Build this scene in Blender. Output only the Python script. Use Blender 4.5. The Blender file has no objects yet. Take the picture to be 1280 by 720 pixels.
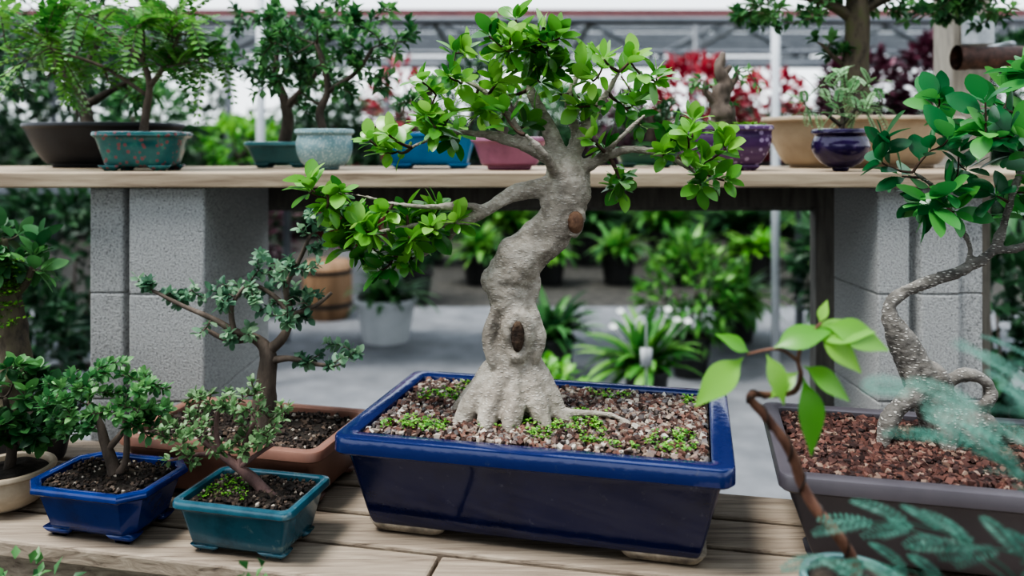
import bpy, math, random
from mathutils import Vector, Matrix, noise
V=Vector
UP=V((0,0,1))
scene=bpy.context.scene
COL=scene.collection
BZ=0.72      # bench top
SZ=1.206     # shelf top

# ------------------------------------------------------------ materials
def newmat(name):
    m=bpy.data.materials.new(name); m.use_nodes=True
    nt=m.node_tree; b=nt.nodes["Principled BSDF"]
    return m,nt,b
def ramp(nt,stops):
    r=nt.nodes.new("ShaderNodeValToRGB"); e=r.color_ramp.elements
    while len(e)>1: e.remove(e[-1])
    e[0].position=stops[0][0]; e[0].color=(*stops[0][1],1)
    for p,c in stops[1:]:
        x=e.new(p); x.color=(*c,1)
    return r
def noise_node(nt,scale,detail=4,rough=.55,stretch=(1,1,1),dist=0):
    tc=nt.nodes.new("ShaderNodeTexCoord"); mp=nt.nodes.new("ShaderNodeMapping")
    mp.inputs["Scale"].default_value=stretch
    n=nt.nodes.new("ShaderNodeTexNoise"); n.inputs["Scale"].default_value=scale
    n.inputs["Detail"].default_value=detail; n.inputs["Roughness"].default_value=rough
    n.inputs["Distortion"].default_value=dist
    nt.links.new(tc.outputs["Object"],mp.inputs["Vector"]); nt.links.new(mp.outputs[0],n.inputs["Vector"])
    return n
def add_bump(nt,b,src,strength,dist=.002):
    bp=nt.nodes.new("ShaderNodeBump"); bp.inputs["Strength"].default_value=strength; bp.inputs["Distance"].default_value=dist
    nt.links.new(src,bp.inputs["Height"]); nt.links.new(bp.outputs[0],b.inputs["Normal"])
def mat_noise(name,stops,scale=20,rough=.6,bump=.2,bdist=.002,stretch=(1,1,1),detail=5,dist=0,metal=0,coat=0):
    m,nt,b=newmat(name); n=noise_node(nt,scale,detail,.6,stretch,dist)
    r=ramp(nt,stops); nt.links.new(n.outputs["Fac"],r.inputs[0]); nt.links.new(r.outputs[0],b.inputs["Base Color"])
    b.inputs["Roughness"].default_value=rough; b.inputs["Metallic"].default_value=metal
    b.inputs["Coat Weight"].default_value=coat
    if bump: add_bump(nt,b,n.outputs["Fac"],bump,bdist)
    return m
def mat_leaf(name,stops,rough=.38,trans=.3):
    m,nt,b=newmat(name)
    a=nt.nodes.new("ShaderNodeAttribute"); a.attribute_name="val"
    r=ramp(nt,stops); nt.links.new(a.outputs["Fac"],r.inputs[0]); nt.links.new(r.outputs[0],b.inputs["Base Color"])
    b.inputs["Roughness"].default_value=rough
    if trans>0:
        t=nt.nodes.new("ShaderNodeBsdfTranslucent"); nt.links.new(r.outputs[0],t.inputs[0])
        mx=nt.nodes.new("ShaderNodeMixShader"); mx.inputs[0].default_value=trans
        out=nt.nodes["Material Output"]
        nt.links.new(b.outputs[0],mx.inputs[1]); nt.links.new(t.outputs[0],mx.inputs[2]); nt.links.new(mx.outputs[0],out.inputs[0])
    return m
def mat_glaze(name,base,dark,wear,rough=.16,wearamt=.68,scale=14,speck=None,speckscale=180,rimz=None,rimcol=None):
    m,nt,b=newmat(name)
    n=noise_node(nt,scale,8,.65); r=ramp(nt,[(.3,dark),(.55,base),(wearamt,base),(wearamt+.06,wear)])
    nt.links.new(n.outputs["Fac"],r.inputs[0]); col=r.outputs[0]
    if rimz:
        tc=nt.nodes.new("ShaderNodeTexCoord"); sx=nt.nodes.new("ShaderNodeSeparateXYZ"); nt.links.new(tc.outputs["Object"],sx.inputs[0])
        mr=nt.nodes.new("ShaderNodeMapRange"); mr.inputs[1].default_value=rimz-.004; mr.inputs[2].default_value=rimz+.003
        nt.links.new(sx.outputs["Z"],mr.inputs[0])
        mx=nt.nodes.new("ShaderNodeMixRGB"); mx.inputs[2].default_value=(*rimcol,1)
        ml=nt.nodes.new("ShaderNodeMath"); ml.operation="MULTIPLY"; ml.inputs[1].default_value=.85
        nt.links.new(mr.outputs[0],ml.inputs[0])
        nt.links.new(ml.outputs[0],mx.inputs[0]); nt.links.new(col,mx.inputs[1]); col=mx.outputs[0]
        n3=noise_node(nt,75,6,.7); r3=ramp(nt,[(.62,(0,0,0)),(.72,(1,1,1))]); nt.links.new(n3.outputs["Fac"],r3.inputs[0])
        m3=nt.nodes.new("ShaderNodeMixRGB"); m3.inputs[2].default_value=(*wear,1); nt.links.new(r3.outputs[0],m3.inputs[0]); nt.links.new(col,m3.inputs[1]); col=m3.outputs[0]
    if speck:
        v=nt.nodes.new("ShaderNodeTexVoronoi"); v.inputs["Scale"].default_value=speckscale
        tc=nt.nodes.new("ShaderNodeTexCoord"); nt.links.new(tc.outputs["Object"],v.inputs["Vector"])
        rr=ramp(nt,[(.0,(1,1,1)),(.28,(1,1,1)),(.36,(0,0,0))]); nt.links.new(v.outputs["Distance"],rr.inputs[0])
        mx=nt.nodes.new("ShaderNodeMixRGB"); mx.inputs[2].default_value=(*speck,1)
        nt.links.new(rr.outputs[0],mx.inputs[0]); nt.links.new(col,mx.inputs[1]); col=mx.outputs[0]
    nt.links.new(col,b.inputs["Base Color"]); b.inputs["Roughness"].default_value=rough
    b.inputs["Coat Weight"].default_value=.3
    n2=noise_node(nt,38,4); add_bump(nt,b,n2.outputs["Fac"],.35,.002)
    return m
def mat_bark(name,stops,scale=30,lent=None,lscale=160,bump=.6,stretch=(1,1,1),wr=.5,lamt=.75):
    m,nt,b=newmat(name)
    n=noise_node(nt,scale,8,.65,stretch); r=ramp(nt,stops); nt.links.new(n.outputs["Fac"],r.inputs[0]); col=r.outputs[0]
    h=n.outputs["Fac"]
    if lent:
        v=nt.nodes.new("ShaderNodeTexVoronoi"); v.inputs["Scale"].default_value=lscale
        tc=nt.nodes.new("ShaderNodeTexCoord"); mp=nt.nodes.new("ShaderNodeMapping"); mp.inputs["Scale"].default_value=(.65,.65,1.5)
        nt.links.new(tc.outputs["Object"],mp.inputs[0]); nt.links.new(mp.outputs[0],v.inputs["Vector"])
        rr=ramp(nt,[(.0,(lamt,)*3),(.20,(lamt*.9,)*3),(.36,(0,0,0))]); nt.links.new(v.outputs["Distance"],rr.inputs[0])
        w2=noise_node(nt,85,7,.7,(.8,.8,1.4)); r2=ramp(nt,[(.38,(.35,.33,.30)),(.54,(1,1,1))]); nt.links.new(w2.outputs["Fac"],r2.inputs[0])
        mu=nt.nodes.new("ShaderNodeMixRGB"); mu.blend_type="MULTIPLY"; mu.inputs[0].default_value=wr
        nt.links.new(col,mu.inputs[1]); nt.links.new(r2.outputs[0],mu.inputs[2]); col=mu.outputs[0]
        mx=nt.nodes.new("ShaderNodeMixRGB"); mx.inputs[2].default_value=(*lent,1)
        nt.links.new(rr.outputs[0],mx.inputs[0]); nt.links.new(col,mx.inputs[1]); col=mx.outputs[0]
        ad=nt.nodes.new("ShaderNodeMath"); ad.operation="ADD"; nt.links.new(w2.outputs["Fac"],ad.inputs[0]); nt.links.new(rr.outputs[0],ad.inputs[1])
        h=ad.outputs[0]
    nt.links.new(col,b.inputs["Base Color"]); b.inputs["Roughness"].default_value=.85
    add_bump(nt,b,h,bump,.003)
    return m

M={}
M['leaf_main']=mat_leaf('ficus_leaf',[(0,(.03,.11,.03)),(.35,(.07,.23,.045)),(.7,(.19,.45,.08)),(1,(.38,.64,.16))],.26,.42)
M['leaf_right']=mat_leaf('dark_ficus_leaf',[(0,(.015,.08,.035)),(.5,(.04,.20,.065)),(1,(.15,.44,.10))],.3,.35)
M['leaf_elm']=mat_leaf('elm_leaf',[(0,(.05,.12,.075)),(.5,(.13,.26,.16)),(1,(.30,.46,.28))],.5,.35)
M['leaf_small']=mat_leaf('small_leaf',[(0,(.03,.10,.04)),(.5,(.08,.23,.08)),(1,(.23,.44,.17))],.45,.35)
M['leaf_twiggy']=mat_leaf('grey_green_leaf',[(0,(.13,.08,.07)),(.18,(.10,.12,.07)),(.3,(.10,.18,.08)),(.6,(.17,.30,.13)),(1,(.34,.50,.27))],.5,.35)
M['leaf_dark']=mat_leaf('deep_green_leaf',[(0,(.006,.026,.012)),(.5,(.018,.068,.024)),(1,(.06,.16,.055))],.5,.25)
M['leaf_shelf']=mat_leaf('mid_green_leaf',[(0,(.015,.06,.024)),(.5,(.045,.15,.05)),(1,(.15,.34,.11))],.45,.35)
M['leaf_fresh']=mat_leaf('fresh_green_leaf',[(0,(.03,.12,.03)),(.5,(.10,.29,.06)),(1,(.26,.50,.12))],.4,.35)
M['leaf_bright']=mat_leaf('lime_leaf',[(0,(.06,.22,.04)),(.5,(.14,.40,.05)),(1,(.30,.58,.11))],.35,.4)
M['leaf_pale']=mat_leaf('pale_leaf',[(0,(.10,.24,.10)),(.5,(.25,.45,.22)),(1,(.5,.68,.45))],.5,.3)
M['leaf_fern']=mat_leaf('fern_leaf',[(0,(.012,.06,.045)),(.5,(.04,.14,.10)),(1,(.16,.34,.27))],.55,.3)
M['leaf_red']=mat_leaf('red_leaf',[(0,(.10,.005,.015)),(.5,(.32,.02,.04)),(1,(.6,.08,.10))],.45,.25)
M['leaf_purple']=mat_leaf('purple_leaf',[(0,(.02,.006,.012)),(.5,(.08,.02,.04)),(1,(.22,.06,.10))],.5,.15)
M['moss']=mat_leaf('moss_green',[(0,(.04,.14,.02)),(.5,(.12,.34,.04)),(1,(.28,.52,.08))],.6,.2)
M['petal']=mat_leaf('white_petal',[(0,(.6,.6,.58)),(1,(.85,.85,.82))],.5,.2)
M['gravel']=mat_leaf('mixed_gravel',[(0,(.03,.020,.018)),(.25,(.10,.05,.038)),(.45,(.19,.095,.07)),(.6,(.12,.115,.115)),(.78,(.24,.17,.13)),(.9,(.38,.32,.26)),(1,(.52,.49,.44))],.85,0)
M['lava']=mat_leaf('red_lava_gravel',[(0,(.018,.009,.008)),(.5,(.07,.030,.024)),(.85,(.14,.06,.045)),(1,(.24,.17,.13))],.9,0)
M['darkgravel']=mat_leaf('dark_gravel',[(0,(.012,.010,.009)),(.6,(.05,.035,.028)),(.9,(.13,.09,.065)),(1,(.45,.40,.34))],.9,0)
M['soil']=mat_noise('potting_soil',[(.3,(.012,.009,.007)),(.6,(.04,.03,.022)),(.8,(.08,.06,.04))],90,.95,.8,.003)
M['soil_red']=mat_noise('red_soil',[(.3,(.02,.010,.008)),(.7,(.07,.028,.02))],90,.95,.8,.003)
M['bark_main']=mat_bark('ficus_bark',[(.28,(.16,.135,.11)),(.5,(.34,.30,.25)),(.72,(.49,.45,.39))],18,(.60,.56,.50),185,.75,lamt=.42)
M['bark_right']=mat_bark('grey_ficus_bark',[(.3,(.085,.078,.07)),(.55,(.20,.185,.165)),(.8,(.34,.32,.29))],30,(.62,.59,.54),185,.9,lamt=.7)
M['bark_dark']=mat_bark('dark_bark',[(.3,(.03,.024,.019)),(.6,(.09,.07,.055)),(.85,(.18,.155,.125))],50,None,1,.8,(1,1,.5))
M['bark_mossy']=mat_bark('mossy_bark',[(.3,(.03,.024,.02)),(.5,(.10,.08,.055)),(.68,(.08,.095,.035)),(.85,(.17,.15,.115))],40,None,1,.8,(1,1,.5))
M['bark_tan']=mat_bark('tan_bark',[(.3,(.05,.038,.03)),(.6,(.15,.115,.092)),(.85,(.28,.235,.19))],40,None,1,.8,(1,1,.4))
M['bark_rosy']=mat_bark('rosy_brown_bark',[(.3,(.07,.04,.038)),(.6,(.18,.11,.10)),(.85,(.30,.22,.19))],40,None,1,.8,(1,1,.4))
M['stem_brown']=mat_bark('reddish_stem',[(.3,(.06,.026,.019)),(.6,(.19,.095,.062)),(.85,(.34,.21,.15))],60,None,1,.6,(1,1,.4))
M['twig']=mat_noise('twig_bark',[(.3,(.035,.018,.012)),(.7,(.11,.065,.045))],60,.8,.2)
M['cutwood']=mat_noise('cut_wood',[(.3,(.07,.035,.022)),(.6,(.18,.10,.06)),(.8,(.30,.2,.13))],90,.8,.9)
M['hollow']=mat_noise('dark_hollow',[(.3,(.010,.007,.005)),(.5,(.05,.03,.02)),(.7,(.15,.10,.065)),(.85,(.3,.24,.18))],70,.9,1,.006)
M['blue']=mat_glaze('navy_glaze',(.009,.014,.062),(.006,.009,.036),(.05,.055,.095),.12,.68,9,rimz=.119,rimcol=(.015,.026,.11))
M['blue2']=mat_glaze('bright_cobalt_glaze',(.012,.034,.17),(.008,.018,.09),(.03,.08,.24),.16,.72,18)
M['teal']=mat_glaze('grey_teal_glaze',(.035,.105,.14),(.018,.055,.08),(.12,.18,.18),.22,.62,22)
M['terracotta']=mat_noise('brown_plastic',[(.3,(.18,.09,.065)),(.7,(.27,.14,.105))],12,.45,.05)
M['greypot']=mat_noise('grey_purple_plastic',[(.3,(.060,.053,.062)),(.7,(.09,.08,.09))],10,.38,.05)
M['beige']=mat_noise('beige_ceramic',[(.3,(.30,.24,.17)),(.7,(.46,.38,.29))],25,.6,.15)
M['clay']=mat_noise('unglazed_clay_foot',[(.3,(.12,.10,.08)),(.5,(.25,.21,.16)),(.7,(.38,.33,.26))],45,.85,.3)
M['tan']=mat_noise('tan_glaze',[(.3,(.25,.185,.125)),(.7,(.38,.30,.21))],14,.35,.1)
M['black']=mat_noise('black_ceramic',[(.3,(.008,.009,.013)),(.7,(.018,.02,.026))],20,.4,.1)
M['tealflor']=mat_glaze('teal_patterned_glaze',(.016,.12,.12),(.008,.07,.08),(.04,.18,.15),.2,.6,30,(.20,.07,.08),90)
M['speckblue']=mat_glaze('speckled_pale_blue',(.18,.29,.31),(.12,.22,.25),(.36,.42,.42),.35,.62,30,(.38,.46,.46),220)
M['skyblue']=mat_glaze('sky_blue_glaze',(.01,.20,.42),(.01,.13,.32),(.03,.26,.47),.3,.7,12)
M['mauve']=mat_glaze('mauve_glaze',(.28,.10,.17),(.18,.06,.11),(.4,.2,.25),.35,.65,16)
M['greenpot']=mat_glaze('green_glaze',(.03,.13,.09),(.02,.07,.06),(.08,.2,.14),.3,.65,16)
M['bluegreen']=mat_glaze('blue_green_glaze',(.035,.13,.14),(.02,.08,.09),(.08,.2,.2),.3,.65,16)
M['purple']=mat_glaze('purple_patterned_glaze',(.10,.045,.13),(.05,.025,.08),(.2,.1,.25),.2,.66,24,(.32,.24,.38),75)
M['plum']=mat_glaze('plum_glaze',(.028,.014,.065),(.015,.008,.035),(.10,.06,.15),.12,.62,34)
M['palepot']=mat_glaze('pale_teal_glaze',(.12,.23,.22),(.08,.16,.16),(.25,.35,.33),.3,.65,16)
M['whitepl']=mat_noise('white_plastic',[(.3,(.36,.37,.38)),(.7,(.46,.47,.48))],6,.5,0)
M['blackpl']=mat_noise('black_plastic',[(.3,(.012,.012,.012)),(.7,(.025,.025,.025))],6,.5,0)
M['barrel']=mat_noise('barrel_wood',[(.3,(.16,.09,.045)),(.7,(.34,.21,.12))],12,.7,.2,stretch=(1,1,.1))
M['block']=mat_noise('concrete_block',[(.30,(.10,.10,.10)),(.40,(.28,.28,.277)),(.50,(.40,.40,.395)),(.62,(.45,.45,.445)),(.74,(.58,.58,.57))],300,.95,.8,.005,detail=5)
M['wood']=mat_noise('weathered_bench_wood',[(.28,(.10,.075,.055)),(.42,(.24,.19,.145)),(.60,(.34,.28,.215)),(.8,(.44,.37,.29))],10,.8,.5,.003,(.6,12,9),10,.9)
M['shelfwood']=mat_noise('shelf_wood',[(.3,(.18,.13,.09)),(.5,(.34,.265,.19)),(.7,(.45,.365,.265))],8,.75,.35,.002,(.6,8,8),8,.5)
M['greywood']=mat_noise('grey_wood',[(.3,(.09,.083,.075)),(.6,(.18,.17,.15)),(.8,(.27,.25,.22))],9,.8,.3,.002,(6,6,.8),8,.5)
M['postwood']=mat_noise('post_wood',[(.3,(.16,.145,.125)),(.6,(.28,.255,.215)),(.8,(.35,.315,.26))],9,.8,.3,.002,(6,6,.8),8,.5)
M['rust']=mat_noise('rusty_iron',[(.3,(.03,.018,.016)),(.6,(.10,.05,.038)),(.8,(.18,.09,.06))],60,.6,.4)
M['galv']=mat_noise('galvanised_steel',[(.3,(.30,.32,.34)),(.7,(.48,.50,.52))],30,.4,.05,metal=.6)
M['wire']=mat_noise('copper_wire',[(.3,(.015,.012,.01)),(.7,(.05,.035,.03))],30,.4,0,metal=.3)
M['redbeam']=mat_noise('painted_red_beam',[(.3,(.13,.05,.055)),(.7,(.20,.08,.08))],6,.6,0)
M['whitebeam']=mat_noise('painted_white_steel',[(.3,(.45,.47,.50)),(.7,(.58,.60,.62))],6,.5,0)
M['greybeam']=mat_noise('dull_steel',[(.3,(.10,.11,.125)),(.7,(.16,.17,.185))],6,.5,0)
M['shade']=mat_noise('grey_light_blocker',[(.3,(.16,.17,.18)),(.7,(.22,.23,.24))],6,.9,0)
M['floor']=mat_noise('concrete_path',[(.3,(.115,.12,.128)),(.55,(.17,.175,.185)),(.75,(.22,.225,.235))],5,.8,.3,.003,detail=10)
M['ground']=mat_noise('dark_ground',[(.3,(.022,.02,.018)),(.6,(.06,.055,.046)),(.8,(.10,.092,.078))],12,.95,.5,.01,detail=10)

# ------------------------------------------------------------ mesh builder
class MB:
    def __init__(s): s.v=[];s.f=[];s.a=[]
    def add(s,vs,fs,val=.5):
        o=len(s.v); s.v.extend(vs); s.a.extend([val]*len(vs))
        s.f.extend([tuple(i+o for i in f) for f in fs])
    def build(s,name,mat,parent=None,smooth=True,loc=None,label=None):
        me=bpy.data.meshes.new(name); me.from_pydata([tuple(v) for v in s.v],[],s.f)
        at=me.attributes.new("val","FLOAT","POINT"); at.data.foreach_set("value",s.a)
        if smooth: me.polygons.foreach_set("use_smooth",[True]*len(me.polygons))
        me.update(); me.materials.append(mat)
        ob=bpy.data.objects.new(name,me); COL.objects.link(ob)
        if parent: ob.parent=parent
        if loc: ob.location=loc
        if label: ob["label"]=label
        return ob
def thing(name,loc,label,cat,yaw=0,group=None,kind=None):
    e=bpy.data.objects.new(name,None); COL.objects.link(e); e.empty_display_size=.03
    e.location=loc; e.rotation_euler=(0,0,yaw); e["label"]=label; e["category"]=cat
    if group: e["group"]=group
    if kind: e["kind"]=kind
    return e
def top(ob,label,cat,group=None,kind=None):
    ob["label"]=label; ob["category"]=cat
    if group: ob["group"]=group
    if kind: ob["kind"]=kind
    return ob
def box(mb,c,s,val=.5,rot=None):
    vs=[]
    for z in(-.5,.5):
        for x,y in((-.5,-.5),(.5,-.5),(.5,.5),(-.5,.5)):
            p=V((x*s[0],y*s[1],z*s[2]))
            if rot: p=rot@p
            vs.append(p+V(c))
    mb.add(vs,[(3,2,1,0),(4,5,6,7),(0,1,5,4),(1,2,6,5),(2,3,7,6),(3,0,4,7)],val)
def bevel(ob,w,seg=2):
    m=ob.modifiers.new("bevel","BEVEL"); m.width=w; m.segments=seg; m.limit_method='ANGLE'; m.angle_limit=math.radians(40)
def smooth_pts(pts,n=5):
    out=[]; P=[V(p[:3]) for p in pts]; R=[p[3] for p in pts]; N=len(P)
    for i in range(N-1):
        p0=P[max(i-1,0)];p1=P[i];p2=P[i+1];p3=P[min(i+2,N-1)]
        for k in range(n):
            t=k/n
            q=.5*((2*p1)+(-p0+p2)*t+(2*p0-5*p1+4*p2-p3)*t*t+(-p0+3*p1-3*p2+p3)*t**3)
            out.append((q,R[i]*(1-t)+R[i+1]*t))
    out.append((P[-1],R[-1])); return out
def tube(mb,pts,k=8,val=.5,wob=0,cap=True):
    n=len(pts)
    T=(pts[1][0]-pts[0][0]).normalized()
    a=T.orthogonal().normalized()
    vs=[]
    for i,(p,r) in enumerate(pts):
        T=(pts[min(i+1,n-1)][0]-pts[max(i-1,0)][0])
        T=T.normalized() if T.length>1e-9 else UP
        a=(a-T*a.dot(T)); a=a.normalized() if a.length>1e-6 else T.orthogonal().normalized()
        b=T.cross(a)
        for j in range(k):
            th=2*math.pi*j/k
            rr=r
            if wob: rr=r*(1+wob*noise.noise(V((math.cos(th)*1.3,math.sin(th)*1.3,i*.22))*1.5+p*3))
            vs.append(p+(a*math.cos(th)+b*math.sin(th))*rr)
    fs=[]
    for i in range(n-1):
        for j in range(k):
            fs.append((i*k+j,i*k+(j+1)%k,(i+1)*k+(j+1)%k,(i+1)*k+j))
    if cap:
        fs.append(tuple(range(k-1,-1,-1))); fs.append(tuple((n-1)*k+j for j in range(k)))
    mb.add(vs,fs,val)
def leaf(mb,p,d,n,L,Wd,st=1,curl=.25,val=.5,fold=.25):
    d=d.normalized(); s=d.cross(n)
    s=s.normalized() if s.length>1e-6 else d.orthogonal().normalized()
    n=s.cross(d)
    if st==1:
        c=p+d*L*.5-n*L*curl*.2
        mb.add([p,c+s*Wd*.5+n*Wd*fold,c-s*Wd*.5+n*Wd*fold,p+d*L-n*L*curl,c],[(0,4,1),(1,4,3),(0,2,4),(4,2,3)],val)
        return
    if st==5: prof=[(.14,.10),(.22,.50),(.36,.86),(.54,1.0),(.72,.92),(.87,.62),(.95,.30)]
    elif st==6: prof=[(.14,.08),(.22,.45),(.34,.85),(.48,1.0),(.64,.8),(.82,.36),(.92,.14)]
    else: prof=[(.18,.55),(.42,1.0),(.68,.9),(.88,.5)] if st>=4 else [(.25,.85),(.65,.98)]
    vs=[p]
    for t,w in prof:
        c=p+d*L*t-n*L*curl*t*t
        vs+= [c+s*Wd*.5*w+n*Wd*fold*w*.7, c, c-s*Wd*.5*w+n*Wd*fold*w*.7]
    vs.append(p+d*L-n*L*curl)
    m=len(prof); fs=[(0,2,1),(0,3,2)]
    for i in range(m-1):
        o=1+i*3
        fs+=[(o,o+1,o+4,o+3),(o+1,o+2,o+5,o+4)]
    o=1+(m-1)*3; e=len(vs)-1
    fs+=[(o,o+1,e),(o+1,o+2,e)]
    mb.add(vs,fs,val)
def rv(R): 
    while True:
        v=V((R.uniform(-1,1),R.uniform(-1,1),R.uniform(-1,1)))
        if .05<v.length<1: return v
def grow(R,sk,zones,tw,bend=.12,minr=.8,shell=.35):
    T=[]
    for z in zones:
        c=V(z[:3]);
        for i in range(z[6]):
            v=rv(R); l=v.length; v=v/l*(l**shell)
            T.append(c+V((v.x*z[3],v.y*z[4],v.z*z[5])))
    T.sort(key=lambda t:min((t-p).length_squared for p,r in sk))
    tw_out=[]; sk=list(sk)
    for t in T:
        best=min(sk,key=lambda q:(t-q[0]).length_squared+ (300 if q[1]>14 else 0))
        p=best[0]; d=t-p; L=d.length
        if L<4: continue
        off=rv(R)*L*bend+V((0,0,-L*.08))
        r0=min(best[1]*.8,tw*(.6+L/60)); pts=[]
        for i in range(6):
            u=i/5; q=p+d*u+off*4*u*(1-u)
            pts.append((q,max(minr,r0*(1-u)+minr*u)))
        tw_out.append(pts); sk+=pts[1:]
    return tw_out
def leafy(mb,R,pts,L,Wd,n,st=1,start=.35,up=.35,spread=1.0,vr=(.0,1.0),curl=.2,ros=3,var=.3,nrand=.55,fold=.25):
    N=len(pts)-1; ga=R.random()*6.28; base=R.uniform(*vr)
    for i in range(n+ros):
        u=start+(1-start)*min(1,(i+1)/max(1,n))
        x=u*N; k=min(int(x),N-1); f=x-k
        p=pts[k][0].lerp(pts[k+1][0],f); T=(pts[k+1][0]-pts[k][0]).normalized()
        a=T.orthogonal().normalized(); b=T.cross(a); ga+=2.4
        side=a*math.cos(ga)+b*math.sin(ga)
        tipf=1.0 if i<n else .6
        d=(T*.55+side*spread*tipf+UP*up*.6+rv(R)*.25)
        if d.length<.01: d=T
        d.normalize()
        nn=UP+rv(R)*nrand+side*-.2
        l=L*R.uniform(1-var,1+var*.6)
        v=min(1,max(0,base*.6+.4*R.random()+(.12 if i>=n else 0)))
        leaf(mb,p,d,nn,l,Wd/L*l*R.uniform(.85,1.1),st,curl*R.uniform(0,1.6),v,fold)
def spray(mb,p,d,n,L,pairs,ll,lw,R,val=.5,droop=.3,rachis=None,r=.6):
    d=d.normalized(); s=d.cross(n); s=s.normalized() if s.length>1e-6 else d.orthogonal()
    n=s.cross(d); pts=[]
    for i in range(pairs+1):
        t=i/pairs; q=p+d*L*t-UP*L*droop*t*t
        pts.append((q,r*(1-.6*t)))
        if i==0: continue
        env=math.sin(math.pi*min(1,.12+t*.8))**.6
        for sg in(1,-1):
            leaf(mb,q,s*sg+d*.45-UP*.1,n+rv(R)*.2,ll*env,lw,1,.05,min(1,max(0,val+R.uniform(-.2,.2))),.08)
    if rachis is not None: tube(rachis,pts,4,.5,cap=False)

# ------------------------------------------------------------ pots
def cross(shape,a,b,cr=.02):
    P=[]
    if shape in('round','oval'):
        for i in range(56):
            t=2*math.pi*i/56; P.append((a*math.cos(t),b*math.sin(t)))
        return P
    if shape=='oct':
        c=cr
        return [(a,b-c),(a-c*.35,b-c*.35),(a-c,b),(-a+c,b),(-a+c*.35,b-c*.35),(-a,b-c),(-a,-b+c),(-a+c*.35,-b+c*.35),(-a+c,-b),(a-c,-b),(a-c*.35,-b+c*.35),(a,-b+c)]
    if shape=='chamfer':
        c=cr
        return [(a,b-c),(a-c,b),(-a+c,b),(-a,b-c),(-a,-b+c),(-a+c,-b),(a-c,-b),(a,-b+c)]
    for cx,cy,t0 in((a-cr,b-cr,0),(-a+cr,b-cr,90),(-a+cr,-b+cr,180),(a-cr,-b+cr,270)):
        for k in range(7):
            t=math.radians(t0+k*15); P.append((cx+cr*math.cos(t),cy+cr*math.sin(t)))
    return P
def loft(mb,rings,capb=True,capt=False):
    k=len(rings[0]); vs=[p for r in rings for p in r]; fs=[]
    for i in range(len(rings)-1):
        for j in range(k): fs.append((i*k+j,i*k+(j+1)%k,(i+1)*k+(j+1)%k,(i+1)*k+j))
    if capb: fs.append(tuple(range(k-1,-1,-1)))
    if capt: fs.append(tuple((len(rings)-1)*k+j for j in range(k)))
    mb.add(vs,fs)
def bpy_sharp(ob):
    try: ob.data.set_sharp_from_angle(angle=math.radians(38))
    except Exception: pass
def pot(par,shape,L,Wd,H,mat,lip=.012,taper=.03,cr=.02,foot=.012,lipH=.02,lipw=.022,soil=.01,bulge=0,soilmat='soil',feet='corner',footmat=None,grav=None,gn=0,gs=.003,R=None,soilname='soil'):
    R=R or random.Random(3)
    a,b=L/2,Wd/2
    z0=foot; ht=H-lipH
    lv=[(z0,-taper-.006),(z0+.0015,-taper-.002),(z0+.004,-taper)]
    for i in range(1,9):
        t=i/9
        lv.append((z0+(ht-z0)*t, -taper+(taper-lip)*t+bulge*math.sin(math.pi*t)))
    lv+=[(ht-.002,-lip),(ht,-lip+.001),(ht+.001,-.003),(ht+.004,0),(H-.004,0),(H-.001,-.0015),(H,-.005),(H,-lipw+.004),(H-.002,-lipw+.001),(H-.006,-lipw),(H-soil-.012,-lipw-.002)]
    mb=MB(); rings=[]
    for z,o in lv:
        rings.append([V((x,y,z)) for x,y in cross(shape,a+o,b+o,max(.003,cr+o*.5) if shape not in('round','oval') else cr)])
    loft(mb,rings)
    po=mb.build("pot",mat,par)
    bpy_sharp(po)
    fm=footmat or mat
    if feet=='corner':
        fx,fy=a-taper-.045*L/.5,b-taper-.03*L/.5; fl=.10*L/.5; fw=.05*L/.5
        for sx in(-1,1):
            for sy in(-1,1):
                m=MB(); rr=[]
                for z,o in((0,-.008),(.003,-.003),(z0*.6,0),(z0+.003,.004)):
                    rr.append([V((x+sx*fx,y+sy*fy,z)) for x,y in cross('rrect',fl/2+o,fw/2+o,.012*L/.5+.002)])
                loft(m,rr,True,True); m.build("foot",fm,po)
    else:
        m=MB(); rr=[]
        for z,o in((0,-.004),(.003,0),(z0+.0035,.002)):
            rr.append([V((x,y,z)) for x,y in cross(shape,a-taper-.012+o,b-taper-.012+o,cr)])
        loft(m,rr,True,True); m.build("foot_ring",fm,po)
    m=MB(); cs=cross(shape,a-lipw-.001,b-lipw-.001,max(.003,cr-.01)); NR=12; k=len(cs)
    vs=[V((0,0,H-soil+.004))]
    for i in range(1,NR+1):
        t=i/NR
        for x,y in cs:
            vs.append(V((x*t,y*t,H-soil+.005*(1-t**4)+.004*noise.noise(V((x*t,y*t,0))*40))))
    fs=[(0,1+j,1+(j+1)%k) for j in range(k)]
    for i in range(NR-1):
        o=1+i*k
        for j in range(k): fs.append((o+j,o+k+j,o+k+(j+1)%k,o+(j+1)%k))
    m.add(vs,fs); m.build(soilname,M[soilmat],par)
    if grav:
        g=MB()
        for _ in range(gn):
            while True:
                x=R.uniform(-1,1);y=R.uniform(-1,1)
                if shape in('round','oval') and x*x+y*y>.95: continue
                break
            x*=(a-lipw-.006);y*=(b-lipw-.006)
            z=H-soil+.004+.004*noise.noise(V((x,y,0))*40)+gs*.3
            pebble(g,R,V((x,y,z)),gs*R.uniform(.6,1.5),R.random())
        go=g.build("gravel",M[grav],par,smooth=False); go["kind"]="stuff"
    return po
CUBE8=[V((x,y,z)) for z in(-.6,.6) for x,y in((-.8,-.8),(.8,-.8),(.8,.8),(-.8,.8))]
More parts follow.
